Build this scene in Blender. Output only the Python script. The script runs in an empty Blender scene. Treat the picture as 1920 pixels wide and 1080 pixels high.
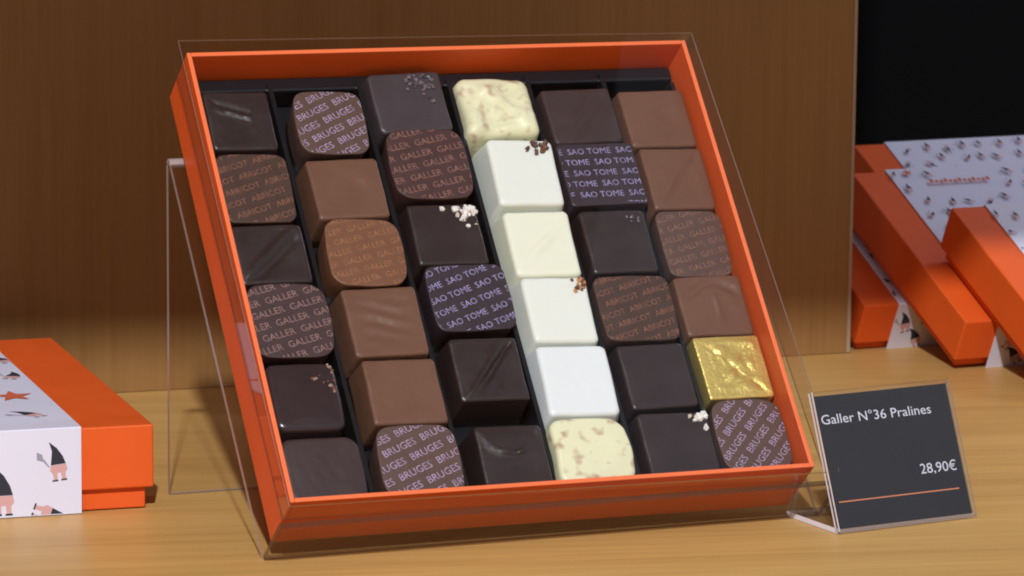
import bpy, bmesh, math, random
from mathutils import Vector, Matrix, noise as mnoise
random.seed(7)
sc = bpy.context.scene
COL = sc.collection

# ------------------------------------------------------------------ camera
CAM_H, PITCH, ROLL, FPX = 0.34059, 0.164715, 0.0089035, 7518.7
cp, sp, cr, sr = math.cos(PITCH), math.sin(PITCH), math.cos(ROLL), math.sin(ROLL)
right0, up0, fwd = Vector((1, 0, 0)), Vector((0, sp, cp)), Vector((0, cp, -sp))
cr_v = cr*right0 + sr*up0
cu_v = -sr*right0 + cr*up0
cam_d = bpy.data.cameras.new('camera')
cam = bpy.data.objects.new('camera', cam_d); COL.objects.link(cam)
cam.matrix_world = Matrix.Translation((0, 0, CAM_H)) @ Matrix((cr_v, cu_v, -fwd)).transposed().to_4x4()
cam_d.sensor_width = 36.0
cam_d.lens = FPX/1920*36
cam_d.clip_start = 0.05; cam_d.clip_end = 30
cam_d.dof.use_dof = True
cam_d.dof.focus_distance = 1.50
cam_d.dof.aperture_fstop = 45
sc.camera = cam

# ------------------------------------------------------------------ world + lamp
w = bpy.data.worlds.new('World'); sc.world = w; w.use_nodes = True
bgn = w.node_tree.nodes['Background']
bgn.inputs[0].default_value = (0.94, 0.90, 1.0, 1); bgn.inputs[1].default_value = 0.40
sc.view_settings.view_transform = 'Standard'
try: sc.view_settings.look = 'None'
except Exception: pass
sc.view_settings.exposure = 0; sc.view_settings.gamma = 1
sc.render.film_transparent = False
sc.cycles.filter_width = 1.9
sc.cycles.max_bounces = 12; sc.cycles.transparent_max_bounces = 24
sc.cycles.caustics_reflective = False; sc.cycles.caustics_refractive = False

LDIR = Vector((-0.03, -0.777, 0.629)).normalized()
ld = bpy.data.lights.new('ceiling_spotlight', 'AREA'); ld.shape = 'DISK'; ld.size = 0.07
ld.energy = 66.0; ld.color = (0.95, 0.98, 1.0)
lo = bpy.data.objects.new('ceiling_spotlight', ld); COL.objects.link(lo)
lo.location = Vector((0.02, 1.52, 0.08)) + LDIR*2.5
lo.rotation_euler = LDIR.to_track_quat('Z', 'Y').to_euler()

l2 = bpy.data.lights.new('side_fill_light', 'AREA'); l2.shape = 'DISK'; l2.size = 0.35
l2.energy = 3.2; l2.color = (0.74, 0.80, 1.0)  # added cool fill to brighten the right-hand sleeves, not a real fixture
lo2 = bpy.data.objects.new('side_fill_light', l2); COL.objects.link(lo2)
lo2.location = (0.95, 2.25, 0.95)
lo2.rotation_euler = (Vector((0.95, 2.25, 0.95)) - Vector((.25, 1.9, .05))).to_track_quat('Z', 'Y').to_euler()

# ------------------------------------------------------------------ materials
def new_mat(name):
    m = bpy.data.materials.new(name); m.use_nodes = True
    nt = m.node_tree; b = nt.nodes['Principled BSDF']
    return m, nt, b
def lin(c):
    return tuple(((v/255)/12.92 if v/255 <= .04045 else ((v/255+.055)/1.055)**2.4) for v in c) + (1,)
def simple(name, col, rough=.5, metal=0, spec=.5, var=0.0, scale=200, bump=0.0, bscale=600, coat=0):
    m, nt, b = new_mat(name)
    b.inputs['Base Color'].default_value = tuple(col[:3]) + (1,)
    b.inputs['Roughness'].default_value = rough; b.inputs['Metallic'].default_value = metal
    b.inputs['Specular IOR Level'].default_value = spec
    b.inputs['Coat Weight'].default_value = coat
    if var or bump:
        tc = nt.nodes.new('ShaderNodeTexCoord')
        n = nt.nodes.new('ShaderNodeTexNoise'); n.inputs['Scale'].default_value = scale; n.inputs['Detail'].default_value = 5
        nt.links.new(tc.outputs['Object'], n.inputs['Vector'])
        if var:
            mx = nt.nodes.new('ShaderNodeMix'); mx.data_type = 'RGBA'
            mx.inputs[6].default_value = tuple(c*(1-var) for c in col[:3]) + (1,)
            mx.inputs[7].default_value = tuple(min(1, c*(1+var)) for c in col[:3]) + (1,)
            nt.links.new(n.outputs['Fac'], mx.inputs[0]); nt.links.new(mx.outputs[2], b.inputs['Base Color'])
            mr = nt.nodes.new('ShaderNodeMapRange'); mr.inputs[3].default_value = rough*.8; mr.inputs[4].default_value = min(1, rough*1.25)
            nt.links.new(n.outputs['Fac'], mr.inputs[0]); nt.links.new(mr.outputs[0], b.inputs['Roughness'])
        if bump:
            n2 = nt.nodes.new('ShaderNodeTexNoise'); n2.inputs['Scale'].default_value = bscale; n2.inputs['Detail'].default_value = 4
            nt.links.new(tc.outputs['Object'], n2.inputs['Vector'])
            bp = nt.nodes.new('ShaderNodeBump'); bp.inputs['Strength'].default_value = bump; bp.inputs['Distance'].default_value = .001
            nt.links.new(n2.outputs['Fac'], bp.inputs['Height']); nt.links.new(bp.outputs[0], b.inputs['Normal'])
    return m

def wood(name, dark, light, vertical=False, rough=.4, ang=0.0, k=1.0):
    """fine straight grain: long streaks along one axis"""
    m, nt, b = new_mat(name)
    tc = nt.nodes.new('ShaderNodeTexCoord')
    mp = nt.nodes.new('ShaderNodeMapping'); mp.inputs['Rotation'].default_value = (0, 0, ang)
    nt.links.new(tc.outputs['Object'], mp.inputs['Vector'])
    def nz(sx, sy, sz, det=6, dist=0.0):
        s = nt.nodes.new('ShaderNodeMapping'); s.inputs['Scale'].default_value = (sx*k, sy*k, sz*k)
        n = nt.nodes.new('ShaderNodeTexNoise'); n.inputs['Scale'].default_value = 1; n.inputs['Detail'].default_value = det
        n.inputs['Roughness'].default_value = .6; n.inputs['Distortion'].default_value = dist
        nt.links.new(mp.outputs[0], s.inputs['Vector']); nt.links.new(s.outputs[0], n.inputs['Vector'])
        return n
    if vertical: a, c, e = nz(420, 30, 9), nz(60, 10, 2.2, 4, .6), nz(14, 4, 1.5, 3)
    else:        a, c, e = nz(11, 240, 30), nz(3, 45, 10, 4, .8), nz(3, 9, 3, 3)
    def math_(op, x, y):
        n = nt.nodes.new('ShaderNodeMath'); n.operation = op
        for i, v in enumerate((x, y)):
            if isinstance(v, (int, float)): n.inputs[i].default_value = v
            else: nt.links.new(v, n.inputs[i])
        return n.outputs[0]
    s = math_('ADD', math_('MULTIPLY', a.outputs['Fac'], .38), math_('ADD', math_('MULTIPLY', c.outputs['Fac'], .37), math_('MULTIPLY', e.outputs['Fac'], .25)))
    cr_ = nt.nodes.new('ShaderNodeValToRGB')
    cr_.color_ramp.elements[0].position = .36; cr_.color_ramp.elements[0].color = dark + (1,)
    cr_.color_ramp.elements[1].position = .62; cr_.color_ramp.elements[1].color = light + (1,)
    nt.links.new(s, cr_.inputs[0]); nt.links.new(cr_.outputs[0], b.inputs['Base Color'])
    b.inputs['Roughness'].default_value = rough; b.inputs['Specular IOR Level'].default_value = .35
    bp = nt.nodes.new('ShaderNodeBump'); bp.inputs['Strength'].default_value = .12; bp.inputs['Distance'].default_value = .0006
    nt.links.new(a.outputs['Fac'], bp.inputs['Height']); nt.links.new(bp.outputs[0], b.inputs['Normal'])
    return m

M = {}
M['table'] = wood('oak_table', (.48, .268, .080), (.64, .385, .128), rough=.42, ang=math.radians(-6))
M['panel'] = wood('walnut_panel', (.245, .124, .037), (.315, .166, .055), vertical=True, rough=.5, k=1.5)
M['panel_edge'] = simple('panel_edge_band', (.36, .26, .18), .5)
M['black'] = simple('black_backdrop', (.0016, .0016, .0024), .9, spec=.1)
M['shelf'] = M['table']
M['orange'] = simple('orange_card', (.74, .105, .014), .48, spec=.35, var=.07, scale=45, bump=.22, bscale=2600)
M['orange_edge'] = simple('orange_card_rim', (.84, .17, .055), .5, spec=.4)  # paler orange for the top edges of the box walls
M['tray'] = simple('black_plastic_tray', (.008, .010, .013), .28, spec=.5)
M['dark'] = simple('dark_chocolate', (.027, .0175, .018), .38, spec=.55, var=.3, scale=70, bump=.2, bscale=320)
M['darkgloss'] = simple('glossy_dark_chocolate', (.032, .021, .024), .24, spec=.6, var=.15, scale=90, bump=.18, bscale=180)
M['greydark'] = simple('bloomed_dark_chocolate', (.052, .040, .046), .4, spec=.5, var=.12, scale=60, bump=.1, bscale=200)
M['plum'] = simple('matt_dark_chocolate', (.046, .028, .028), .5, spec=.35, var=.15, scale=90, bump=.12, bscale=400)
M['milk'] = simple('milk_chocolate', (.144, .069, .043), .42, spec=.4, var=.14, scale=55, bump=.2, bscale=320)
M['milk2'] = simple('warm_milk_chocolate', (.165, .072, .040), .46, spec=.35, var=.14, scale=90, bump=.15, bscale=500)
M['bruges'] = simple('printed_milk_chocolate', (.098, .056, .046), .5, spec=.35, var=.14, scale=150, bump=.15, bscale=600)
M['galler'] = simple('printed_dark_chocolate', (.052, .028, .029), .5, spec=.4, var=.15, scale=150, bump=.15, bscale=600)
M['galler2'] = simple('printed_redbrown_chocolate', (.060, .029, .028), .5, spec=.35, var=.15, scale=150, bump=.15, bscale=600)
M['saotome'] = simple('printed_black_chocolate', (.032, .021, .028), .45, spec=.5, var=.15, scale=150, bump=.12, bscale=500)
M['abricot'] = simple('printed_brown_chocolate', (.058, .030, .022), .5, spec=.4, var=.15, scale=150, bump=.15, bscale=600)
def white_choc(name, col, spots=None):
    m, nt, b = new_mat(name)
    b.inputs['Base Color'].default_value = col + (1,)
    b.inputs['Roughness'].default_value = .42; b.inputs['Specular IOR Level'].default_value = .4
    b.inputs['Subsurface Weight'].default_value = .25; b.inputs['Subsurface Scale'].default_value = .004
    b.inputs['Subsurface Radius'].default_value = (1, .8, .45)
    if spots:
        tc = nt.nodes.new('ShaderNodeTexCoord')
        n = nt.nodes.new('ShaderNodeTexNoise'); n.inputs['Scale'].default_value = 210; n.inputs['Detail'].default_value = 1
        nt.links.new(tc.outputs['Object'], n.inputs['Vector'])
        r = nt.nodes.new('ShaderNodeValToRGB'); r.color_ramp.elements[0].position = .55; r.color_ramp.elements[1].position = .80
        r.color_ramp.elements[0].color = col + (1,); r.color_ramp.elements[1].color = spots + (1,)
        nt.links.new(n.outputs['Fac'], r.inputs[0]); nt.links.new(r.outputs[0], b.inputs['Base Color'])
    return m
M['white'] = white_choc('white_chocolate', (.72, .755, .76))
M['cream'] = white_choc('cream_white_chocolate', (.75, .76, .61))
M['ivory'] = white_choc('ivory_white_chocolate', (.73, .755, .69))
M['nougat'] = white_choc('speckled_white_chocolate', (.73, .72, .48), (.42, .26, .17))
M['nib_white'] = simple('white_sugar_nibs', (.80, .77, .74), .45)
M['nib_cream'] = simple('cream_sugar_nibs', (.60, .50, .40), .45)
M['nib_pale'] = simple('pale_brown_nibs', (.36, .24, .20), .4)
M['nib_brown'] = simple('roasted_nibs', (.17, .065, .035), .5)
M['nib_grey'] = simple('sugar_dusted_nibs', (.15, .12, .14), .45)
M['nib_tan'] = simple('caramel_nibs', (.55, .27, .10), .45)
M['nib_dark'] = simple('dark_nibs', (.10, .045, .035), .5)
M['t_bruges'] = simple('lilac_print', (.40, .30, .44), .5)
M['t_galler'] = simple('pink_brown_print', (.28, .16, .145), .5)
M['t_galler2'] = simple('rust_print', (.27, .125, .10), .5)
M['t_sao'] = simple('lavender_print', (.33, .29, .50), .5)
M['t_abricot'] = simple('copper_print', (.24, .10, .06), .5)
M['t_milk'] = simple('amber_print', (.33, .14, .062), .5)
M['t_milk2'] = simple('tan_print', (.25, .125, .085), .5)
for k_ in ('t_bruges', 't_galler', 't_galler2', 't_sao', 't_abricot', 't_milk', 't_milk2'):
    nt_ = M[k_].node_tree; b_ = nt_.nodes['Principled BSDF']
    tc_ = nt_.nodes.new('ShaderNodeTexCoord'); n_ = nt_.nodes.new('ShaderNodeTexNoise')
    n_.inputs['Scale'].default_value = 520; n_.inputs['Detail'].default_value = 3
    r_ = nt_.nodes.new('ShaderNodeMapRange'); r_.inputs[1].default_value = .32; r_.inputs[2].default_value = .62; r_.inputs[3].default_value = .58; r_.inputs[4].default_value = 1
    nt_.links.new(tc_.outputs['Object'], n_.inputs['Vector']); nt_.links.new(n_.outputs['Fac'], r_.inputs[0]); nt_.links.new(r_.outputs[0], b_.inputs['Alpha'])
# gold foil
def foil():
    m, nt, b = new_mat('gold_foil')
    b.inputs['Metallic'].default_value = .8; b.inputs['Roughness'].default_value = .4
    b.inputs['Base Color'].default_value = (.84, .66, .20, 1)
    tc = nt.nodes.new('ShaderNodeTexCoord')
    v = nt.nodes.new('ShaderNodeTexVoronoi'); v.feature = 'F1'; v.inputs['Scale'].default_value = 800
    n = nt.nodes.new('ShaderNodeTexNoise'); n.inputs['Scale'].default_value = 620; n.inputs['Detail'].default_value = 6; n.inputs['Distortion'].default_value = 2
    nt.links.new(tc.outputs['Object'], n.inputs['Vector']); nt.links.new(tc.outputs['Object'], v.inputs['Vector'])
    a = nt.nodes.new('ShaderNodeMath'); a.operation = 'ADD'
    nt.links.new(n.outputs['Fac'], a.inputs[0])
    s = nt.nodes.new('ShaderNodeMath'); s.operation = 'MULTIPLY'; s.inputs[1].default_value = .5
    nt.links.new(v.outputs['Distance'], s.inputs[0]); nt.links.new(s.outputs[0], a.inputs[1])
    bp = nt.nodes.new('ShaderNodeBump'); bp.inputs['Strength'].default_value = .38; bp.inputs['Distance'].default_value = .0005
    nt.links.new(a.outputs[0], bp.inputs['Height']); nt.links.new(bp.outputs[0], b.inputs['Normal'])
    return m
M['gold'] = foil()
# clear sheet and polished sheet edge
def acrylic(name='clear_acrylic', mult=.85, base=.03, tint=(.985, .985, .985)):
    m = bpy.data.materials.new(name); m.use_nodes = True; nt = m.node_tree; nt.nodes.clear()
    o = nt.nodes.new('ShaderNodeOutputMaterial'); mx = nt.nodes.new('ShaderNodeMixShader')
    t = nt.nodes.new('ShaderNodeBsdfTransparent'); t.inputs[0].default_value = tint + (1,)
    g = nt.nodes.new('ShaderNodeBsdfGlossy'); g.inputs['Roughness'].default_value = .03
    f = nt.nodes.new('ShaderNodeLayerWeight'); f.inputs[0].default_value = .5
    pw = nt.nodes.new('ShaderNodeMath'); pw.operation = 'POWER'; pw.inputs[1].default_value = 3.2
    ma = nt.nodes.new('ShaderNodeMath'); ma.operation = 'MULTIPLY_ADD'; ma.inputs[1].default_value = mult; ma.inputs[2].default_value = base
    nt.links.new(f.outputs['Facing'], pw.inputs[0]); nt.links.new(pw.outputs[0], ma.inputs[0])
    nt.links.new(ma.outputs[0], mx.inputs[0]); nt.links.new(t.outputs[0], mx.inputs[1]); nt.links.new(g.outputs[0], mx.inputs[2])
    nt.links.new(mx.outputs[0], o.inputs[0]); return m
def acrylic_edge(name, col, fac):
    m = bpy.data.materials.new(name); m.use_nodes = True; nt = m.node_tree
    b = nt.nodes['Principled BSDF']; b.inputs['Base Color'].default_value = col + (1,); b.inputs['Roughness'].default_value = .25
    o = nt.nodes['Material Output']; mx = nt.nodes.new('ShaderNodeMixShader'); t = nt.nodes.new('ShaderNodeBsdfTransparent')
    mx.inputs[0].default_value = fac
    nt.links.new(t.outputs[0], mx.inputs[1]); nt.links.new(b.outputs[0], mx.inputs[2]); nt.links.new(mx.outputs[0], o.inputs[0]); return m
M['acrylic'] = acrylic()
M['acrylic_cover'] = acrylic('clear_cover_acrylic', .25, .010)
M['acrylic_rim'] = acrylic('clear_rim_acrylic', .42, .02)
M['acrylic_ledge'] = acrylic('reflection_tint_ledge', .30, .02, (.90, .86, .82))  # brown tint paints a dark reflection into clear acrylic
M['edge'] = acrylic_edge('acrylic_polished_edge', (.42, .35, .33), .75)
M['edge_shade'] = acrylic_edge('acrylic_shade_edge', (.07, .035, .018), .6)  # dark colour paints the shadow line into the lower acrylic edges
M['edge_glint'] = acrylic_edge('acrylic_painted_glint', (.85, .84, .95), .95)  # near-white colour paints the glint along the sign holder's left edges
M['card'] = simple('charcoal_card', (.024, .026, .032), .55, spec=.3, var=.06, scale=40)
M['card_text'] = simple('white_lettering', (.60, .61, .72), .5)
M['card_line'] = simple('copper_line', (.62, .22, .11), .5)
M['paper'] = simple('white_printed_paper', (.70, .71, .86), .4, spec=.4, var=.02, scale=30)
M['ink'] = simple('navy_ink', (.020, .024, .040), .5)
M['pink'] = simple('pink_ink', (.62, .36, .36), .5)
M['grey'] = simple('grey_ink', (.30, .30, .40), .5)
M['red'] = simple('red_ink', (.62, .13, .06), .5)

# ------------------------------------------------------------------ helpers
def tagp(o, label=None, cat=None, group=None, kind=None):
    if label: o['label'] = label
    if cat: o['category'] = cat
    if group: o['group'] = group
    if kind: o['kind'] = kind
    return o
def mesh_obj(name, bm, mats, parent=None, mw=None, smooth=False):
    me = bpy.data.meshes.new(name); bm.normal_update(); bm.to_mesh(me); bm.free()
    if not isinstance(mats, (list, tuple)): mats = [mats]
    for m in mats: me.materials.append(m)
    if smooth:
        for p in me.polygons: p.use_smooth = True
    o = bpy.data.objects.new(name, me); COL.objects.link(o)
    if parent: o.parent = parent
    if mw is not None:
        if parent: o.matrix_local = mw
        else: o.matrix_world = mw
    return o
def empty(name, mw):
    o = bpy.data.objects.new(name, None); o.empty_display_size = .02; COL.objects.link(o); o.matrix_world = mw; return o
def frame(O, yaw, lean, inp=0.0):
    X = Vector((math.cos(yaw), math.sin(yaw), 0)); B = Vector((-math.sin(yaw), math.cos(yaw), 0))
    U = math.cos(lean)*Vector((0, 0, 1)) + math.sin(lean)*B
    N = X.cross(U)
    X2 = math.cos(inp)*X + math.sin(inp)*U; U2 = -math.sin(inp)*X + math.cos(inp)*U
    return Matrix.Translation(O) @ Matrix((X2, U2, N)).transposed().to_4x4()
def add_box(bm, lo_, hi_, bevel=0.0, seg=2, mi=0):
    x0, y0, z0 = lo_; x1, y1, z1 = hi_
    v = [bm.verts.new(p) for p in ((x0,y0,z0),(x1,y0,z0),(x1,y1,z0),(x0,y1,z0),(x0,y0,z1),(x1,y0,z1),(x1,y1,z1),(x0,y1,z1))]
    fs = [bm.faces.new([v[i] for i in f]) for f in ((3,2,1,0),(4,5,6,7),(0,1,5,4),(1,2,6,5),(2,3,7,6),(3,0,4,7))]
    for f in fs: f.material_index = mi
    if bevel:
        es = list({e for f in fs for e in f.edges})
        r = bmesh.ops.bevel(bm, geom=es, offset=bevel, segments=seg, affect='EDGES', profile=.5)
        for f in r['faces']: f.material_index = mi
    return fs
def sheet(bm, lo_, hi_, thin, edge_mi=1, low=False):
    """box whose two large faces (normal to axis `thin`) take slot 0 and whose narrow faces take the edge slot"""
    fs = add_box(bm, lo_, hi_)
    big = {2: (0, 1), 1: (2, 4), 0: (3, 5)}[thin]
    for i, f in enumerate(fs): f.material_index = 0 if i in big else (2 if (low and i == 2) else edge_mi)
    return fs
def prism(bm, pts, z0, z1, mi=0, edge_mi=None):
    a = [bm.verts.new((x, y, z0)) for x, y in pts]; b = [bm.verts.new((x, y, z1)) for x, y in pts]
    n = len(pts)
    bm.faces.new(a[::-1]).material_index = mi; bm.faces.new(b).material_index = mi
    for i in range(n):
        bm.faces.new((a[i], a[(i+1) % n], b[(i+1) % n], b[i])).material_index = mi if edge_mi is None else edge_mi

# ------------------------------------------------------------------ setting
def zrot(loc, yaw): return Matrix.Translation(loc) @ Matrix.Rotation(yaw, 4, 'Z')
bm = bmesh.new(); add_box(bm, (-1.6, -.9, -.03), (1.9, 1.6, 0), .0015)
tagp(mesh_obj('display_table', bm, M['table'], mw=zrot((0, 1.0, 0), math.radians(4))), kind='structure')
PYAW = math.radians(19)
pc, ps = math.cos(PYAW), math.sin(PYAW)
bm = bmesh.new(); add_box(bm, (-1.0, 0, 0.0003), (-.0014, .010, .62))
pan = mesh_obj('back_panel', bm, M['panel'], mw=zrot((.1600, 1.8697, 0), PYAW)); tagp(pan, kind='structure')
bm = bmesh.new(); add_box(bm, (-.0014, -.0004, .0003), (0.0004, .0104, .62), .0003)
mesh_obj('edge_band', bm, M['panel_edge'], parent=pan)
bm = bmesh.new(); add_box(bm, (-1.4, 2.62, -.03), (2.2, 2.66, 1.2))
tagp(mesh_obj('dark_backdrop', bm, M['black']), kind='structure')
bm = bmesh.new(); add_box(bm, (-1.0, 0, .44), (.42, .75, .465), .001)
tagp(mesh_obj('upper_shelf', bm, M['panel'], mw=zrot((-.139, 1.197, 0), math.radians(17.5))), kind='structure')

# ------------------------------------------------------------------ gift boxes
def gnome(s, x, y, ang, parts, arm=True):
    c, sn = math.cos(ang), math.sin(ang)
    def T(pts): return [(x + s*(c*a - sn*b), y + s*(sn*a + c*b)) for a, b in pts]
    parts.append(('ink', T([(-.22, .38), (.24, .38), (.17, .62), (.02, .88), (-.20, 1.10), (-.14, .8), (-.18, .58)])))
    parts.append(('pink', T([(-.22, .37), (.24, .37), (.27, .2), (.2, .12), (-.2, .12), (-.26, .22)])))
    parts.append(('pink', T([(-.19, .12), (-.05, .12), (-.06, -.08), (-.17, -.08)])))
    parts.append(('pink', T([(.06, .12), (.2, .12), (.2, -.08), (.08, -.08)])))
    parts.append(('ink', T([(-.22, -.08), (-.04, -.08), (-.04, -.13), (-.22, -.13)])))
    parts.append(('ink', T([(.05, -.08), (.23, -.08), (.23, -.13), (.05, -.13)])))
    if arm:
        parts.append(('grey', T([(-.24, .30), (-.30, .34), (-.46, .56), (-.40, .60)])))
        parts.append(('grey', T([(-.42, .52), (-.62, .60), (-.60, .84), (-.44, .74)])))
def star(s, x, y, parts, k=(1, 1)):
    pts = []
    for i in range(10):
        r = s if i % 2 == 0 else s*.42; a = math.pi/2 + i*math.pi/5
        pts.append((x + r*math.cos(a)*k[0], y + r*math.sin(a)*k[1]))
    parts.append(('red', pts))
MI = {'ink': 1, 'pink': 2, 'grey': 3, 'red': 4}
def draw(bm, parts, fr, u0, u1, v0, v1):
    """flat printed shapes laid on a face given by frame function fr(u,v); clipped to the sleeve"""
    for j, (m, pts) in enumerate(parts):
        t = bmesh.new(); vs = [t.verts.new((a, b, 0)) for a, b in pts]
        f = t.faces.new(vs); bmesh.ops.triangulate(t, faces=[f])
        for co, no in (((u0, 0, 0), (-1, 0, 0)), ((u1, 0, 0), (1, 0, 0)), ((0, v0, 0), (0, -1, 0)), ((0, v1, 0), (0, 1, 0))):
            bmesh.ops.bisect_plane(t, geom=t.verts[:] + t.edges[:] + t.faces[:], plane_co=co, plane_no=no, clear_outer=True)
        mp = {v: bm.verts.new(fr(v.co.x, v.co.y, j*2e-6)) for v in t.verts}
        for f in t.faces:
            nf = bm.faces.new([mp[v] for v in f.verts]); nf.material_index = MI[m]
        t.free()
def gift_box(name, mw, W, H, d, s, bh, label, top_prints=None, front_prints=None, s2=None, group=None):
    root = empty(name, mw); tagp(root, label, 'gift box', group)
    bm = bmesh.new(); add_box(bm, (0, 0, bh), (W, H, d), .0007, 2); mesh_obj('lid', bm, M['orange'], root)
    bm = bmesh.new(); add_box(bm, (.0028, .0028, .0002), (W-.0028, H-.0028, bh+.004), .0005, 2); mesh_obj('base', bm, M['orange'], root)
    s2 = W - s if s2 is None else s2
    e = .0007
    bm = bmesh.new()
    # sleeve: a closed band of thin paper round lid and base
    prof_o = [(-e, .0), (-e, d+e*.4), (-e*.4, d+e), (H+e*.4, d+e), (H+e, d+e*.4), (H+e, .0)]
    prof_i = [(-e*.3, .0), (-e*.3, d+e*.3), (H+e*.3, d+e*.3), (H+e*.3, .0)]
    for a, prof in ((0, prof_o),):
        L_ = [bm.verts.new((s, y, z)) for y, z in prof]; R_ = [bm.verts.new((s2, y, z)) for y, z in prof]
        Li = [bm.verts.new((s, y, z)) for y, z in prof_i]; Ri = [bm.verts.new((s2, y, z)) for y, z in prof_i]
        for i in range(len(prof)-1): bm.faces.new((L_[i], R_[i], R_[i+1], L_[i+1]))
        for i in range(len(prof_i)-1): bm.faces.new((Li[i+1], Ri[i+1], Ri[i], Li[i]))
        bm.faces.new((L_[0], L_[1], Li[1], Li[0])); bm.faces.new((L_[1], L_[2], Li[1])); bm.faces.new((L_[2], L_[3], Li[2], Li[1])); bm.faces.new((L_[3], L_[4], Li[2])); bm.faces.new((L_[4], L_[5], Li[3], Li[2]))
        bm.faces.new((R_[1], R_[0], Ri[0], Ri[1])); bm.faces.new((R_[2], R_[1], Ri[1])); bm.faces.new((R_[3], R_[2], Ri[1], Ri[2])); bm.faces.new((R_[4], R_[3], Ri[2])); bm.faces.new((R_[5], R_[4], Ri[2], Ri[3]))
    bmesh.ops.recalc_face_normals(bm, faces=bm.faces[:])
    if top_prints: draw(bm, top_prints, lambda u, v, k: (u, v, d+e+.00006+k), s+.0003, s2-.0003, .0005, H-.0005)
    if front_prints: draw(bm, front_prints, lambda u, v, k: (u, -e-.00006-k, v), s+.0003, s2-.0003, .0004, d-.0004)
    mesh_obj('paper_sleeve', bm, [M[k] for k in ('paper', 'ink', 'pink', 'grey', 'red')], root)
    return root

# left box: lies flat; its right front corner is the reference point
LW, LH, LD = .200, .19634, .0333
mL = frame(Vector((-.13798, 1.5187, .0003)), .31458, math.pi/2) @ Matrix.Translation((-LW, 0, 0))
fp = []
gnome(.0128, LW-.0372, .0149, .10, fp)
gnome(.0155, LW-.0590, .0028, .0, fp, arm=False)
gnome(.0140, LW-.0460, .0016, -1.9, fp, arm=False)
gnome(.0140, LW-.0840, .016, .1, fp); gnome(.0140, LW-.105, .004, -.2, fp)
gnome(.0140, LW-.128, .017, .2, fp); gnome(.0140, LW-.15, .004, .1, fp)
tp = []
rr = random.Random(3)
for (x, y, a) in ((-.040, .024, .5), (-.036, .104, -.4), (-.030, .140, .2), (-.052, .125, -.3), (-.062, .052, 2.2), (-.058, .086, .3), (-.078, .03, .2), (-.08, .11, .4), (-.05, .165, 1.0), (-.075, .15, 1.0), (-.1, .06, 1.8), (-.1, .14, .6), (-.12, .03, .6), (-.13, .1, .3)):
    gnome(.0135, LW+x, y, a, tp, arm=True)
star(.0085, LW-.042, .066, tp, (1.0, 1.25))
star(.006, LW-.09, .085, tp)
gift_box('gift_box', mL, LW, LH, LD, .035, .0086, 'orange gift box lying flat on the left with a white gnome sleeve',
         tp, fp, s2=LW-.02856, group='orange gift boxes')

# right boxes: leaning like shingles
AY, AL, Ad = .41663, 1.1135, .02701
OA = Vector((.20388, 1.82671, .0004)); mA0 = frame(OA, AY, AL)
XA, UA, NA = (mA0.col[i].to_3d() for i in range(3))
bb = .0549
def scatter(seed, W, H, line=False, size=.0050):
    r = random.Random(seed); P = []
    ny = int(H/.0112); nx = int(W/.0110)
    for j in range(ny):
        for i in range(nx):
            x = (i+.5+(.5 if j % 2 else 0))*.0110 + r.uniform(-.0015, .0015); y = (j+.5)*.0112 + r.uniform(-.0015, .0015)
            if line and abs(x-W*.42) < .024 and abs(y-H*.88) < .008: continue
            if r.random() < .05: star(.003, x, y, P)
            else: gnome(size*r.uniform(.9, 1.15), x, y-.002, r.uniform(-.9, .9) + (math.pi if r.random() < .2 else 0), P, arm=r.random() < .6)
    if line:
        x0 = W*.42-.017
        for k in range(13):
            x = x0+k*.0026; hgt = .0021 if k % 3 else .0032
            P.append(('red', [(x, H*.88), (x+.0019, H*.88), (x+.0019, H*.88+hgt), (x, H*.88+hgt*.8)]))
    return P
def side_prints(seed, W, size=.0105):
    r = random.Random(seed); P = []; x = .022; k = 0
    while x < W:
        gnome(size, x+.003, .012 if k % 2 == 0 else .003, r.uniform(-.8, .8), P, arm=k % 2 == 0); x += .0085; k += 1
    return P
mA = frame(OA, AY, AL)
gift_box('gift_box', mA, .125, .1243, Ad, .0180, .0052, 'large leaning orange gift box whose square end touches the table, right background',
         scatter(1, .125, .1243, True), side_prints(1, .125), group='orange gift boxes')
mB = frame(OA + .0100*XA - bb*UA + (Ad+.0006+.0008)*NA, AY, AL)
gift_box('gift_box', mB, .125, .1062, Ad, .0180, .0052, 'frontmost brightly lit orange gift box cut by the right photo edge',
         scatter(2, .125, .106), side_prints(2, .125), group='orange gift boxes')
mD = frame(OA - .0185*XA + bb*UA - (Ad+.0016)*NA, AY, AL)
gift_box('gift_box', mD, .125, .098, Ad, .0180, .0052, 'shaded orange gift box behind the leaning one, beside the wood panel edge',
         scatter(5, .125, .098), side_prints(5, .125), group='orange gift boxes')
mE = frame(OA + .067*XA + (2*bb-.003)*UA - 2*(Ad+.0016)*NA, AY, AL)
gift_box('gift_box', mE, .125, .1243, Ad, .0180, .0052, 'rearmost orange gift box peeking out at the top before the black background',
         scatter(9, .125, .1243), side_prints(9, .125), group='orange gift boxes')

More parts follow.
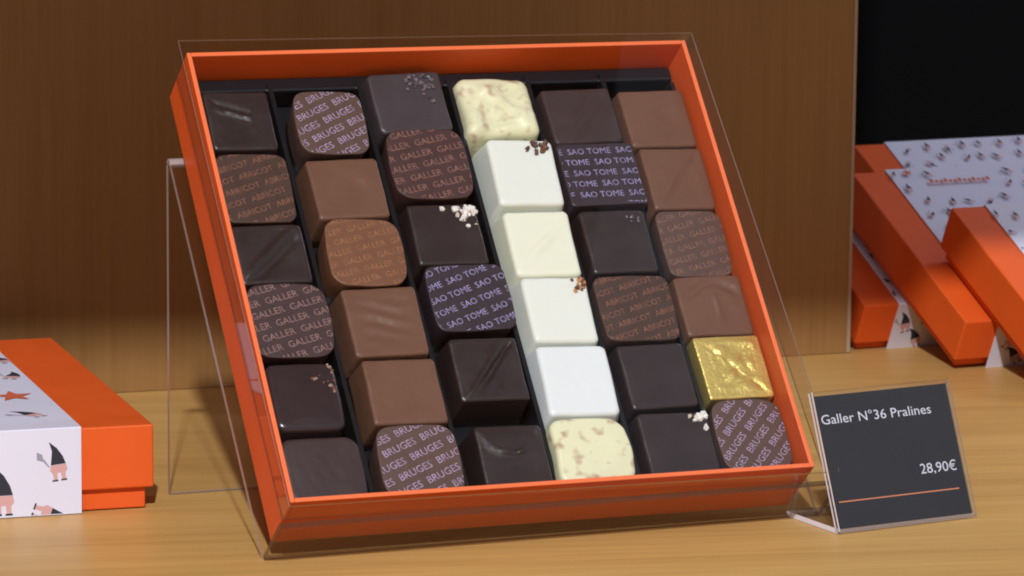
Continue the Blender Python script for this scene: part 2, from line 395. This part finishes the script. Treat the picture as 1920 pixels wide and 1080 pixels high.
# ------------------------------------------------------------------ praline box
BX = Vector((-.0879, 1.43889, .0058)); BYAW, BLEAN, BINP = .38137, .71341, -.00821
W, H, D = .20992, .19842, .03031
mBox = frame(BX, BYAW, BLEAN, BINP)
mStand = frame(BX, BYAW, BLEAN, 0)
box = empty('praline_box', mBox)
tagp(box, 'open orange square box of assorted pralines leaning back on the clear stand', 'chocolate box')
t = .0018
def wall(x0, y0, x1, y1):
    bm = bmesh.new(); fs = add_box(bm, (x0, y0, .0), (x1, y1, D), .00035, 2)
    for f in bm.faces:
        if f.normal.z > .7 or f.calc_center_median().z > D-.0004: f.material_index = 1
    return mesh_obj('side_wall', bm, [M['orange'], M['orange_edge']], box)
wall(0, 0, t, H); wall(W-t, 0, W, H); wall(t+.00005, 0, W-t-.00005, t); wall(t+.00005, H-t, W-t-.00005, H)
bm = bmesh.new(); add_box(bm, (t+.0001, t+.0001, .0002), (W-t-.0001, H-t-.0001, .0016)); mesh_obj('base_board', bm, M['orange'], box)

# black insert tray
bm = bmesh.new()
add_box(bm, (t+.0004, t+.0004, .0018), (W-t-.0004, H-t-.0004, .0032))
DIV = [(.0355, .0372), (.0722, .0745), (.1100, .1105), (.1435, .1440), (.1760, .1785)]
for xt, xb in DIV:
    prism(bm, [(xb-.0009, .004), (xb+.0009, .004), (xt+.0009, H-.006), (xt-.0009, H-.006)], .0030, .0165)
add_box(bm, (t+.0006, H-t-.0070, .0030), (W-t-.0006, H-t-.0008, .0150), .001)
add_box(bm, (t+.0006, t+.0008, .0030), (W-t-.0006, t+.0024, .0150), .0005)
add_box(bm, (t+.0005, t+.003, .0030), (t+.0022, H-t-.008, .0150), .0005)
add_box(bm, (W-t-.0022, t+.003, .0030), (W-t-.0005, H-t-.008, .0150), .0005)
tray = mesh_obj('insert_tray', bm, M['tray'], mw=mBox)
tagp(tray, 'black plastic insert tray with thin ridges between the rows of pralines', 'tray')

# ------------------------------------------------------------------ pralines
CH = {
(1,1):(.0184,.1724,.0258,.0267,-.9),(1,2):(.0184,.1412,.0280,.0309,-1.5),(1,3):(.0184,.1116,.0279,.0258,-.0),(1,4):(.0197,.0821,.0317,.0322,-1.7),
(1,5):(.0184,.0484,.0272,.0290,-1.4),(1,6):(.0194,.0170,.0307,.0290,-1.3),(2,1):(.0551,.1703,.0283,.0290,-2.6),(2,2):(.0553,.1390,.0285,.0270,.1),
(2,3):(.0555,.1102,.0306,.0297,-3.1),(2,4):(.0570,.0793,.0292,.0296,-.2),(2,5):(.0576,.0487,.0289,.0276,-1.0),(2,6):(.0569,.0180,.0316,.0312,-2.8),
(3,1):(.0898,.1796,.0299,.0268,1.6),(3,2):(.0913,.1494,.0324,.0325,-1.8),(3,3):(.0907,.1167,.0281,.0271,-.9),(3,4):(.0932,.0879,.0329,.0293,-.1),
(3,5):(.0931,.0561,.0272,.0271,-1.0),(3,6):(.0939,.0175,.0268,.0275,-1.2),(4,1):(.1265,.1756,.0295,.0272,-1.6),(4,2):(.1300,.1436,.0268,.0307,-2.9),
(4,3):(.1292,.1112,.0267,.0293,-1.8),(4,4):(.1285,.0808,.0264,.0290,-2.3),(4,5):(.1283,.0491,.0282,.0305,-2.8),(4,6):(.1262,.0180,.0308,.0285,-1.4),
(5,1):(.1607,.1696,.0288,.0256,.6),(5,2):(.1614,.1410,.0320,.0288,.1),(5,3):(.1608,.1102,.0271,.0284,-.6),(5,4):(.1601,.0790,.0310,.0293,-1.5),
(5,5):(.1613,.0493,.0272,.0280,.2),(5,6):(.1616,.0180,.0285,.0280,-1.3),(6,1):(.1924,.1670,.0278,.0268,.0),(6,2):(.1932,.1377,.0262,.0286,-1.3),
(6,3):(.1922,.1074,.0275,.0304,-1.7),(6,4):(.1929,.0789,.0278,.0268,-.8),(6,5):(.1934,.0507,.0272,.0276,-.2),(6,6):(.1930,.0204,.0290,.0318,-.6)}
ZT = D - .009
ZB = .0034

def outline(hx, hy, rc, bulge=(0, 0), nc=7, ns=8):
    """rounded rectangle, counter-clockwise, with sides that can bow outwards"""
    pts = []
    for q, (cx, cy) in enumerate(((hx-rc, hy-rc), (-hx+rc, hy-rc), (-hx+rc, -hy+rc), (hx-rc, -hy+rc))):
        for i in range(nc):
            a = q*math.pi/2 + i/(nc-1)*math.pi/2
            pts.append((cx+rc*math.cos(a), cy+rc*math.sin(a)))
        nx = ((-hx+rc, hy), (-hx, -hy+rc), (hx-rc, -hy), (hx, hy-rc))[q]
        x0, y0 = pts[-1]
        for i in range(1, ns): pts.append((x0+(nx[0]-x0)*i/ns, y0+(nx[1]-y0)*i/ns))
    out = []
    for x, y in pts:
        out.append((x*(1 - bulge[0]*((y/hy)**2)), y*(1 - bulge[1]*((x/hx)**2))))
    return out

def body(w_, h_, ht, rc, edge, flare, bulge, disp, noise=0.0, seed=0):
    """moulded praline: flared sides, rounded rim, displaced top"""
    hx, hy = w_/2, h_/2
    rnd = random.Random(seed); ph = [rnd.uniform(0, 6.28) for _ in range(8)]
    ol = outline(hx, hy, rc, bulge)
    big = 4 if noise > .0003 else 1
    wob = [1 + big*.006*math.sin(3*2*math.pi*i/len(ol)+ph[0]) + big*.004*math.sin(5*2*math.pi*i/len(ol)+ph[1]) + .0035*math.sin(11*2*math.pi*i/len(ol)+ph[6]) for i in range(len(ol))]
    ol = [(x*wb, y*wb) for (x, y), wb in zip(ol, wob)]
    rings = []
    for z, o in ((0, flare), (ht*.25, flare*.85), (ht*.55, flare*.5), (ht-edge*1.0, .0)):
        rings.append((o, z))
    for k in range(1, 6):
        a = k/5*math.pi/2; rings.append((-edge*(1-math.cos(a)), ht-edge+edge*math.sin(a)))
    def place(o, x, y): return (x*(hx+o)/hx, y*(hy+o)/hy)
    bm = bmesh.new(); V = []
    def lump(x, y):
        if not noise: return .00010*mnoise.noise(Vector((x*260+ph[2], y*260+ph[3], ph[4]))) + .00016*mnoise.noise(Vector((x*90+ph[5], y*90, ph[4])))
        return noise*(math.sin(x*210+ph[2])*math.cos(y*190+ph[3]) + .45*math.sin(x*430+1.3*math.sin(y*300)+ph[4])*math.cos(y*390+ph[5]))
    for o, z in rings:
        V.append([bm.verts.new((*place(o, x, y), z + (lump(x, y)*z/ht))) for x, y in ol])
    s0 = (hx-edge)/hx; s1 = (hy-edge)/hy
    for k in range(1, 16):
        f = 1 - k/16
        ring = []
        for x, y in ol:
            X, Y = x*s0*f, y*s1*f
            win = min(1, (1-f)*5)
            ring.append(bm.verts.new((X, Y, ht + disp(X/hx, Y/hy)*win + lump(x*f, y*f))))
        V.append(ring)
    c = bm.verts.new((0, 0, ht + disp(0, 0) + lump(0, 0)))
    n = len(ol)
    for a, b in zip(V[:-1], V[1:]):
        for i in range(n): bm.faces.new((a[i], a[(i+1) % n], b[(i+1) % n], b[i]))
    for i in range(n): bm.faces.new((V[-1][i], V[-1][(i+1) % n], c))
    bm.faces.new(V[0][::-1])
    return bm, ol

flat = lambda x, y: 0.0
def dome(k): return lambda x, y: k*(1-max(x*x, y*y))
def g(d_, s_): return math.exp(-(d_/s_)**2)
def swoosh(x, y):
    yy = .42 - .35*(x+.7)
    return .0009*g(y-yy, .07)*(1 if -.85 < x < .35 else 0) - .0005*g(y-yy-.16, .1)*(1 if -.8 < x < .3 else 0)
def diag(x, y):
    a = (y - x*1.0); return -.0012*g(a-.42, .13)*(.6+.4*x) - .0012*g(a+.28, .13) + .0008*g(a-.1, .16)
def diag2(x, y):
    a = (y - x*1.25); return -.0010*g(a+.15, .12) + .0008*g(a+.42, .12) - .0009*g(a+.68, .1) + .0008*g(a-.12, .12)
def ripple(x, y):
    return .00045*math.sin((y+.15*math.sin(x*2.5))*15)*g(y-.1, .55)
def smile(x, y):
    yy = .12 + .55*x*x; return (.0009*g(y-yy, .05) + (.0006 if y > yy else 0))
def leaf(x, y):
    a = y - (x*.9-.05); return (.0008*g(a, .16) - .0006*g(a-.3, .12))*g(math.hypot(x, y), .75)
def fold(x, y):
    return -.0011*g(y-.85+.6*abs(x-.1), .12) + .0006*g(x-.1, .06)*g(y+.2, .8)
def dent(x, y): return -.0005*g(math.hypot(x-.3, y-.1), .25)
def slant(x, y): a = y - 1.3*x; return .0005*g(a-.2, .15) - .0005*g(a+.3, .2)
def crumple(x, y):
    p = Vector((x*2.2, y*2.2, 3.1))
    return .0021*(mnoise.turbulence(p, 4, True)-.4)*.5 + .0006*g(y-.82+.1*x, .09)
def crumple_old(x, y): return .0003*math.sin(9*x+4*y)+.00025*math.sin(13*y-6*x)+.0005*g(y-.8, .15)

TEXTS = {}
def text_mesh(word, mat_rows, size, spacing, gap):
    """one big sheet of repeated words, as flat outlines in a bmesh"""
    key = (word, size, spacing, gap)
    if key in TEXTS: return TEXTS[key]
    cu = bpy.data.curves.new('lettering_source', 'FONT'); cu.body = (word + gap)*5; cu.size = size; cu.resolution_u = 2
    cu.offset = 0
    o = bpy.data.objects.new('lettering_source', cu); COL.objects.link(o)
    bpy.context.view_layer.update()
    me = bpy.data.meshes.new_from_object(o.evaluated_get(bpy.context.evaluated_depsgraph_get()))
    bpy.data.objects.remove(o); bpy.data.curves.remove(cu)
    TEXTS[key] = me
    return me
def lettering(word, size, spacing, ang, ol, shrink, zfun, gap='  ', seed=0):
    me = text_mesh(word, None, size, spacing, gap)
    xs = [v.co.x for v in me.vertices]; wid = max(xs)
    rnd = random.Random(seed)
    bm = bmesh.new(); R = Matrix.Rotation(ang, 4, 'Z')
    k = 0; R_ = .026
    yv = -R_
    unit = wid/5
    while yv < R_:
        t2 = bmesh.new(); t2.from_mesh(me)
        off = -wid/2 + (k % 2)*unit*.5 + (seed % 5)*unit*.2 + rnd.uniform(-.0005, .0005)
        bmesh.ops.transform(t2, matrix=R @ Matrix.Translation((off, yv, 0)), verts=t2.verts)
        tmp = bpy.data.meshes.new('t'); t2.to_mesh(tmp); t2.free(); bm.from_mesh(tmp); bpy.data.meshes.remove(tmp)
        yv += spacing; k += 1
    pts = [(x*shrink, y*shrink) for x, y in ol]
    n = len(pts)
    rad = max(math.hypot(*p) for p in pts)+.002
    dl = [f for f in bm.faces if f.calc_center_median().length > rad+.003]
    bmesh.ops.delete(bm, geom=dl, context='FACES')
    for i in range(n):
        a = Vector((*pts[i], 0)); b = Vector((*pts[(i+1) % n], 0)); e = b-a
        if e.length < 1e-6: continue
        bmesh.ops.bisect_plane(bm, geom=bm.verts[:]+bm.edges[:]+bm.faces[:], plane_co=a, plane_no=Vector((e.y, -e.x, 0)), clear_outer=True)
    for v in bm.verts: v.co.z = zfun(v.co.x, v.co.y)
    return bm

def nibs(cx, cy, n, spread, size, z, seed, loose=2, lim=(1, 1)):
    r = random.Random(seed); bm = bmesh.new()
    for i in range(n):
        s_ = spread*(1.9 if i < loose else 1)
        x, y = cx + r.gauss(0, s_*.5), cy + r.gauss(0, s_*.5); sz = size*r.uniform(.6, 1.25)
        x = min(x, lim[0]-r.uniform(0, .0015)); y = min(y, lim[1]-r.uniform(0, .0015))
        m = Matrix.Translation((x, y, z+sz*.16)) @ Matrix.Rotation(r.uniform(0, 6), 4, Vector((r.random(), r.random(), r.random()+.1)).normalized()) @ Matrix.Diagonal((sz, sz*r.uniform(.6, 1), sz*r.uniform(.6, .9), 1))
        q = bmesh.ops.create_icosphere(bm, subdivisions=1, radius=.5, matrix=m)
        mi = 1 if r.random() < .35 else 0
        for v_ in q['verts']:
            v_.co += Vector((r.uniform(-1, 1), r.uniform(-1, 1), r.uniform(-1, 1)))*sz*.10
            for f_ in v_.link_faces: f_.material_index = mi
    return bm

# kind: (material, corner radius, rim rounding, flare, bulge, top relief)
SQ = dict(rc=.0016, edge=.0012, flare=.0012, bulge=(0, 0))
BAR = dict(rc=.0052, edge=.0005, flare=-.0012, bulge=(.08, .06))
SOFT = dict(rc=.0035, edge=.0022, flare=.0012, bulge=(.03, .02))
WH = dict(rc=.0022, edge=.0018, flare=.0022, bulge=(0, 0))
S = {
(1,1):('dark', SQ, swoosh, None, None, 'dark praline with a curved swoosh, top left corner of the box'),
(1,2):('abricot', dict(BAR, bulge=(.03,.03), rc=.0035), flat, ('ABRICOT','t_abricot',.0036,.0052,.30), None, 'dark praline with copper print, second down beside the left wall'),
(1,3):('dark', SQ, diag, None, None, 'dark praline with diagonal grooves, third down beside the left wall'),
(1,4):('galler', BAR, flat, ('GALLER','t_galler',.0040,.0050,.26), None, 'wide dark printed praline, fourth down beside the left wall'),
(1,5):('darkgloss', SOFT, dome(.0005), None, ('nib_pale',.62,.50,16,.0062,.0016), 'shiny dark praline with brown crumbs, fifth down beside the left wall'),
(1,6):('plum', dict(SOFT, rc=.005), dome(.0004), None, None, 'plain matt dark praline in the bottom left corner of the box'),
(2,1):('bruges', dict(BAR, rc=.0042), flat, ('BRUGES','t_bruges',.0042,.0053,.46), None, 'rounded milk praline with lilac print, top of the second column'),
(2,2):('milk', SQ, dent, None, None, 'smooth milk praline just below the topmost lilac printed one'),
(2,3):('milk2', BAR, flat, ('GALLER','t_milk',.0036,.0045,.25), None, 'rounded orange-brown milk praline with faint print, second column middle'),
(2,4):('milk', SQ, ripple, None, None, 'milk praline with wavy ripples, below the orange-brown printed one'),
(2,5):('milk', SQ, flat, None, None, 'smooth milk praline between the rippled one and the bottom printed one'),
(2,6):('bruges', BAR, flat, ('BRUGES','t_bruges',.0042,.0055,.42), None, 'rounded milk praline with lilac print at the bottom of the second column'),
(3,1):('greydark', dict(SQ, rc=.002), flat, None, ('nib_grey',.45,.66,34,.0075,.0021), 'greyish dark praline sprinkled with crumbs, slightly lifted, top of third column'),
(3,2):('galler2', BAR, flat, ('GALLER','t_galler2',.0040,.0050,.22), None, 'wide red-brown printed praline below the greyish one in the third column'),
(3,3):('dark', SQ, flat, None, ('nib_white',.60,.72,30,.0062,.0025), 'dark praline topped with a cluster of white crumbs'),
(3,4):('saotome', dict(BAR, rc=.004, bulge=(.04,.03)), flat, ('SAO TOME','t_sao',.0038,.0057,.33), None, 'rounded black praline with slanting lavender print, third column'),
(3,5):('dark', SQ, diag2, None, None, 'dark praline with raised diagonal ridges, fifth in the third column'),
(3,6):('dark', SQ, smile, None, None, 'dark praline with a smile-shaped ridge at the bottom of the third column'),
(4,1):('nougat', dict(rc=.0042, edge=.0038, flare=.001, bulge=(-.05,-.04)), lambda x, y: .0012*g(math.hypot(x+.6, y-.7), .5)+.001*g(math.hypot(x-.8, y+.8), .4)-.0008*g(math.hypot(x-.1, y+.6), .4), None, None, 'lumpy speckled cream praline at the top of the white column'),
(4,2):('ivory', WH, flat, None, ('nib_dark',.58,.70,18,.0042,.0026), 'white praline topped with dark brown crumbs, second in the white column'),
(4,3):('cream', WH, leaf, None, None, 'cream praline with a leaf relief, third in the white column'),
(4,4):('ivory', WH, flat, None, ('nib_tan',.74,.78,18,.0036,.0022), 'white praline with caramel crumbs at its corner, fourth in the white column'),
(4,5):('white', WH, flat, None, None, 'plain pure white praline, fifth in the white column'),
(4,6):('nougat', dict(rc=.0048, edge=.002, flare=.0006, bulge=(.05,.04)), dome(.0006), None, None, 'rounded speckled cream praline at the bottom of the white column'),
(5,1):('plum', SQ, slant, None, None, 'plain dark praline at the top of the fifth column'),
(5,2):('saotome', dict(SQ, rc=.0014, edge=.0006), flat, ('SAO TOME','t_sao',.0038,.0051,.02), None, 'square black praline with level rows of lavender print, fifth column'),
(5,3):('dark', SQ, flat, None, ('nib_grey',.62,.70,12,.0038,.0013), 'dark praline with faint grey crumbs, below the square lavender printed one'),
(5,4):('abricot', dict(BAR, bulge=(.03,.03), rc=.0035), flat, ('ABRICOT','t_abricot',.0036,.0050,.28), None, 'dark praline with copper print, fourth in the fifth column'),
(5,5):('dark', SQ, flat, None, None, 'plain dark praline between the copper printed one and the bottom one'),
(5,6):('dark', SQ, flat, None, ('nib_white',.68,.80,14,.0042,.0026), 'dark praline with a few white crumbs at the bottom of the fifth column'),
(6,1):('milk', SQ, dent, None, None, 'smooth milk praline in the top right corner of the box'),
(6,2):('milk', SQ, slant, None, None, 'milk praline with a slanting crease, second down beside the right wall'),
(6,3):('bruges', dict(BAR, rc=.0038, bulge=(.04,.02)), flat, ('GALLER','t_milk2',.0036,.0048,.25), None, 'rounded milk praline with faint tan print, third down beside the right wall'),
(6,4):('milk', SQ, fold, None, None, 'milk praline with a folded top edge, directly above the gold one'),
(6,5):('gold', dict(rc=.0012, edge=.0008, flare=.0004, bulge=(0, 0)), crumple, None, None, 'praline wrapped in crinkled gold foil beside the right wall'),
(6,6):('bruges', BAR, flat, ('BRUGES','t_bruges',.0042,.0055,.80), None, 'milk praline with steep lilac print, bottom right corner of the box'),
}
for (c, r), (cx, cy, w_, h_, a) in CH.items():
    mat, shp, disp, txt, nib, label = S[(c, r)]
    ht = ZT - ZB
    tilt = Matrix.Identity(4)
    if (c, r) == (3, 1):
        ht -= .0005
        tilt = Matrix.Rotation(math.radians(3), 4, 'X')
        cx, cy = cx, cy
    else:
        rt = random.Random(c*10+r)
        ht += rt.uniform(-.0006, .0004)
        tilt = Matrix.Rotation(math.radians(rt.uniform(-.8, .8)), 4, 'X') @ Matrix.Rotation(math.radians(rt.uniform(-.8, .8)), 4, 'Y')
    mw = mBox @ Matrix.Translation((cx, cy, ZB)) @ Matrix.Rotation(math.radians(a), 4, 'Z') @ tilt
    nz_ = .00035 if mat == 'nougat' else (1e-6 if txt else 0)
    w_, h_ = w_+.0005, h_+.0004
    if (c, r) == (4, 1): nz_ = .0013
    bm, ol = body(w_, h_, ht, noise=nz_, seed=c*7+r, disp=disp, **shp)
    if not txt and not nib:
        o = mesh_obj('praline', bm, M[mat], mw=mw, smooth=True)
        tagp(o, label, 'chocolate', 'pralines in the open orange box')
        continue
    root = empty('praline', mw); tagp(root, label, 'chocolate', 'pralines in the open orange box')
    mesh_obj('body', bm, M[mat], root, smooth=True)
    if txt:
        word, tm, size, sp_, ang = txt
        b2 = lettering(word, size, sp_, ang, ol, .975, lambda x, y: ht+.00006, seed=c*9+r)
        mesh_obj('printed_lettering', b2, M[tm], root)
    if nib:
        nm, nx, ny, nn, spr, sz = nib
        b2 = nibs(nx*w_/2, ny*h_/2, nn, spr, sz, ht, c*3+r, lim=(w_/2-.0014, h_/2-.0014))
        mesh_obj('crumb_topping', b2, [M[nm], M[{'nib_white':'nib_cream','nib_tan':'nib_brown','nib_grey':'greydark','nib_dark':'nib_brown','nib_pale':'nib_brown'}[nm]]], root)

# ------------------------------------------------------------------ clear stand
st = empty('display_stand', mStand)
tagp(st, 'clear acrylic easel stand holding up the open praline box', 'display stand')
SX0, SX1 = -.0035, W+.0125
FO = .168
bm = bmesh.new(); sheet(bm, (SX0, -.0068, -.0042), (SX1, FO, -.0018), 2, low=True); mesh_obj('back_sheet', bm, [M['acrylic'], M['edge'], M['edge_shade']], st)
bm = bmesh.new(); sheet(bm, (SX0, -.0068, -.0017), (SX1, -.0044, .0232), 1, edge_mi=2); mesh_obj('base_ledge', bm, [M['acrylic_ledge'], M['edge'], M['edge_shade']], st)
# vertical rear leg in world axes, dropping from the fold to the table
Xs = mStand.col[0].to_3d(); Us = mStand.col[1].to_3d(); Ns = mStand.col[2].to_3d()
fold_w = mStand @ Vector((SX0, FO, -.0030))
Bs = Vector((-math.sin(BYAW), math.cos(BYAW), 0))
mLeg = Matrix.Translation(Vector((fold_w.x, fold_w.y, 0)) + Bs*.0028) @ Matrix((Xs, Bs, Vector((0, 0, 1)))).transposed().to_4x4()
bm = bmesh.new(); sheet(bm, (0, 0, .0003), (SX1-SX0, .0026, fold_w.z), 1)
lg = mesh_obj('rear_leg', bm, [M['acrylic'], M['edge']]); lg.parent = st; lg.matrix_parent_inverse = mStand.inverted(); lg.matrix_basis = mLeg
bm = bmesh.new()
n = 9
for side in (0, 1):
    pass
ring = []
for i in range(n+1):
    a = math.pi*(-.25) + i/n*math.pi*1.0
    ring.append((.0012+.0024*math.cos(a+.9), .0024*math.sin(a+.9)))
A_ = [bm.verts.new((0, y, z)) for y, z in ring]; B_ = [bm.verts.new((SX1-SX0, y, z)) for y, z in ring]
for i in range(n): bm.faces.new((A_[i], B_[i], B_[i+1], A_[i+1]))
bm.faces.new(A_); bm.faces.new(B_[::-1])
bmesh.ops.recalc_face_normals(bm, faces=bm.faces[:])
fd = mesh_obj('top_fold', bm, M['edge']); fd.parent = st; fd.matrix_parent_inverse = mStand.inverted(); fd.matrix_basis = mLeg @ Matrix.Translation((0, -.0012, fold_w.z+.0003))

# ------------------------------------------------------------------ clear cover over the box
cvr = empty('clear_cover', mBox @ Matrix.Translation((0, 0, 0)))
tagp(cvr, 'shallow clear acrylic cover fitted over the front of the praline box', 'cover')
QT = [(-.0026, .2033), (.2131, .2011), (.2187, -.0034), (-.0012, -.0022)]   # TL TR BR BL
zf = D + .0014
bm = bmesh.new(); prism(bm, QT[::-1], zf-.0009, zf, 0, 1); mesh_obj('front_sheet', bm, [M['acrylic_cover'], M['edge']], cvr)
def inset(q, k):
    cx = sum(p[0] for p in q)/4; cy = sum(p[1] for p in q)/4
    return [(p[0] + (k if p[0] < cx else -k), p[1] + (k if p[1] < cy else -k)) for p in q]
qi = inset(QT, .0006)
bm = bmesh.new(); z0, z1 = D-.0095, zf-.00095
for i in range(4):
    a, b_, bi, ai = QT[i], QT[(i+1) % 4], qi[(i+1) % 4], qi[i]
    P_ = [a, b_, bi, ai]
    lo_v = [bm.verts.new((*p, z0)) for p in P_]; hi_v = [bm.verts.new((*p, z1)) for p in P_]
    for f, mi in (((0, 1), 0), ((2, 3), 0)):
        bm.faces.new((lo_v[f[0]], lo_v[f[1]], hi_v[f[1]], hi_v[f[0]])).material_index = mi
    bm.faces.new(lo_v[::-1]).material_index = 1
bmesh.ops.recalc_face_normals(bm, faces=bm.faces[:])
mesh_obj('cover_rim', bm, [M['acrylic_rim'], M['edge_shade']], cvr)

# ------------------------------------------------------------------ price sign
TY, TL_, TW, TH, TF = .51332, .39656, .06365, .05433, .03603
OT = Vector((.12471, 1.48458, .0012)); mT = frame(OT, TY, TL_)
sg = empty('sign_holder', mT); tagp(sg, 'clear acrylic L-shaped sign holder standing right of the praline box', 'sign holder')
bm = bmesh.new(); fs = sheet(bm, (0, 0, .0), (TW, TH, .0010), 2)
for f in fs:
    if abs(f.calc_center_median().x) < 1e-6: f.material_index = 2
mesh_obj('front_sheet', bm, [M['acrylic_cover'], M['edge'], M['edge_glint']], sg)
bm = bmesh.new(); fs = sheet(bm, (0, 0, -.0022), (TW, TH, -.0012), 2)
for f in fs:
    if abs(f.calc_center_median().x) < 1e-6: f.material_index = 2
mesh_obj('back_sheet', bm, [M['acrylic'], M['edge'], M['edge_glint']], sg)
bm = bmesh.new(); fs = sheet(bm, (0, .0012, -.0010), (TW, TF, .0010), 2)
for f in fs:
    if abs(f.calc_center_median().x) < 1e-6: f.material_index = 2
ft = mesh_obj('foot', bm, [M['acrylic'], M['edge'], M['edge_glint']]); ft.parent = sg; ft.matrix_parent_inverse = mT.inverted(); ft.matrix_basis = frame(OT, TY, math.pi/2)
cd = empty('price_card', mT @ Matrix.Translation((0, 0, -.0010)))
tagp(cd, 'charcoal price card with white lettering inside the clear holder', 'price card')
bm = bmesh.new(); add_box(bm, (.0014, .0012, 0), (TW-.0012, TH-.0016, .0006)); mesh_obj('card_sheet', bm, M['card'], cd)
def label_text(body_, x, y, width, size, mat, align='LEFT', name='lettering'):
    cu = bpy.data.curves.new('lettering_source', 'FONT'); cu.body = body_; cu.size = size; cu.resolution_u = 3; cu.align_x = align; cu.offset = 0
    o = bpy.data.objects.new('lettering_source', cu); COL.objects.link(o); bpy.context.view_layer.update()
    me = bpy.data.meshes.new_from_object(o.evaluated_get(bpy.context.evaluated_depsgraph_get()))
    bpy.data.objects.remove(o); bpy.data.curves.remove(cu)
    xs = [v.co.x for v in me.vertices]; k = width/(max(xs)-min(xs)); x0 = min(xs)
    for v in me.vertices: v.co.x = (v.co.x-x0)*k; v.co.z = 0
    me.materials.clear(); me.materials.append(mat); me.name = name
    ob = bpy.data.objects.new(name, me); COL.objects.link(ob); ob.parent = cd; ob.matrix_local = Matrix.Translation((x, y, .00068)); return ob
label_text('Galler N°36 Pralines', .0024, .0416, .0507, .0053, M['card_text'])
label_text('28,90€', .0428, .0185, .0168, .0056, M['card_text'])
bm = bmesh.new(); add_box(bm, (.0030, .01105, .00062), (.0588, .01150, .00070)); mesh_obj('rule_line', bm, M['card_line'], cd)
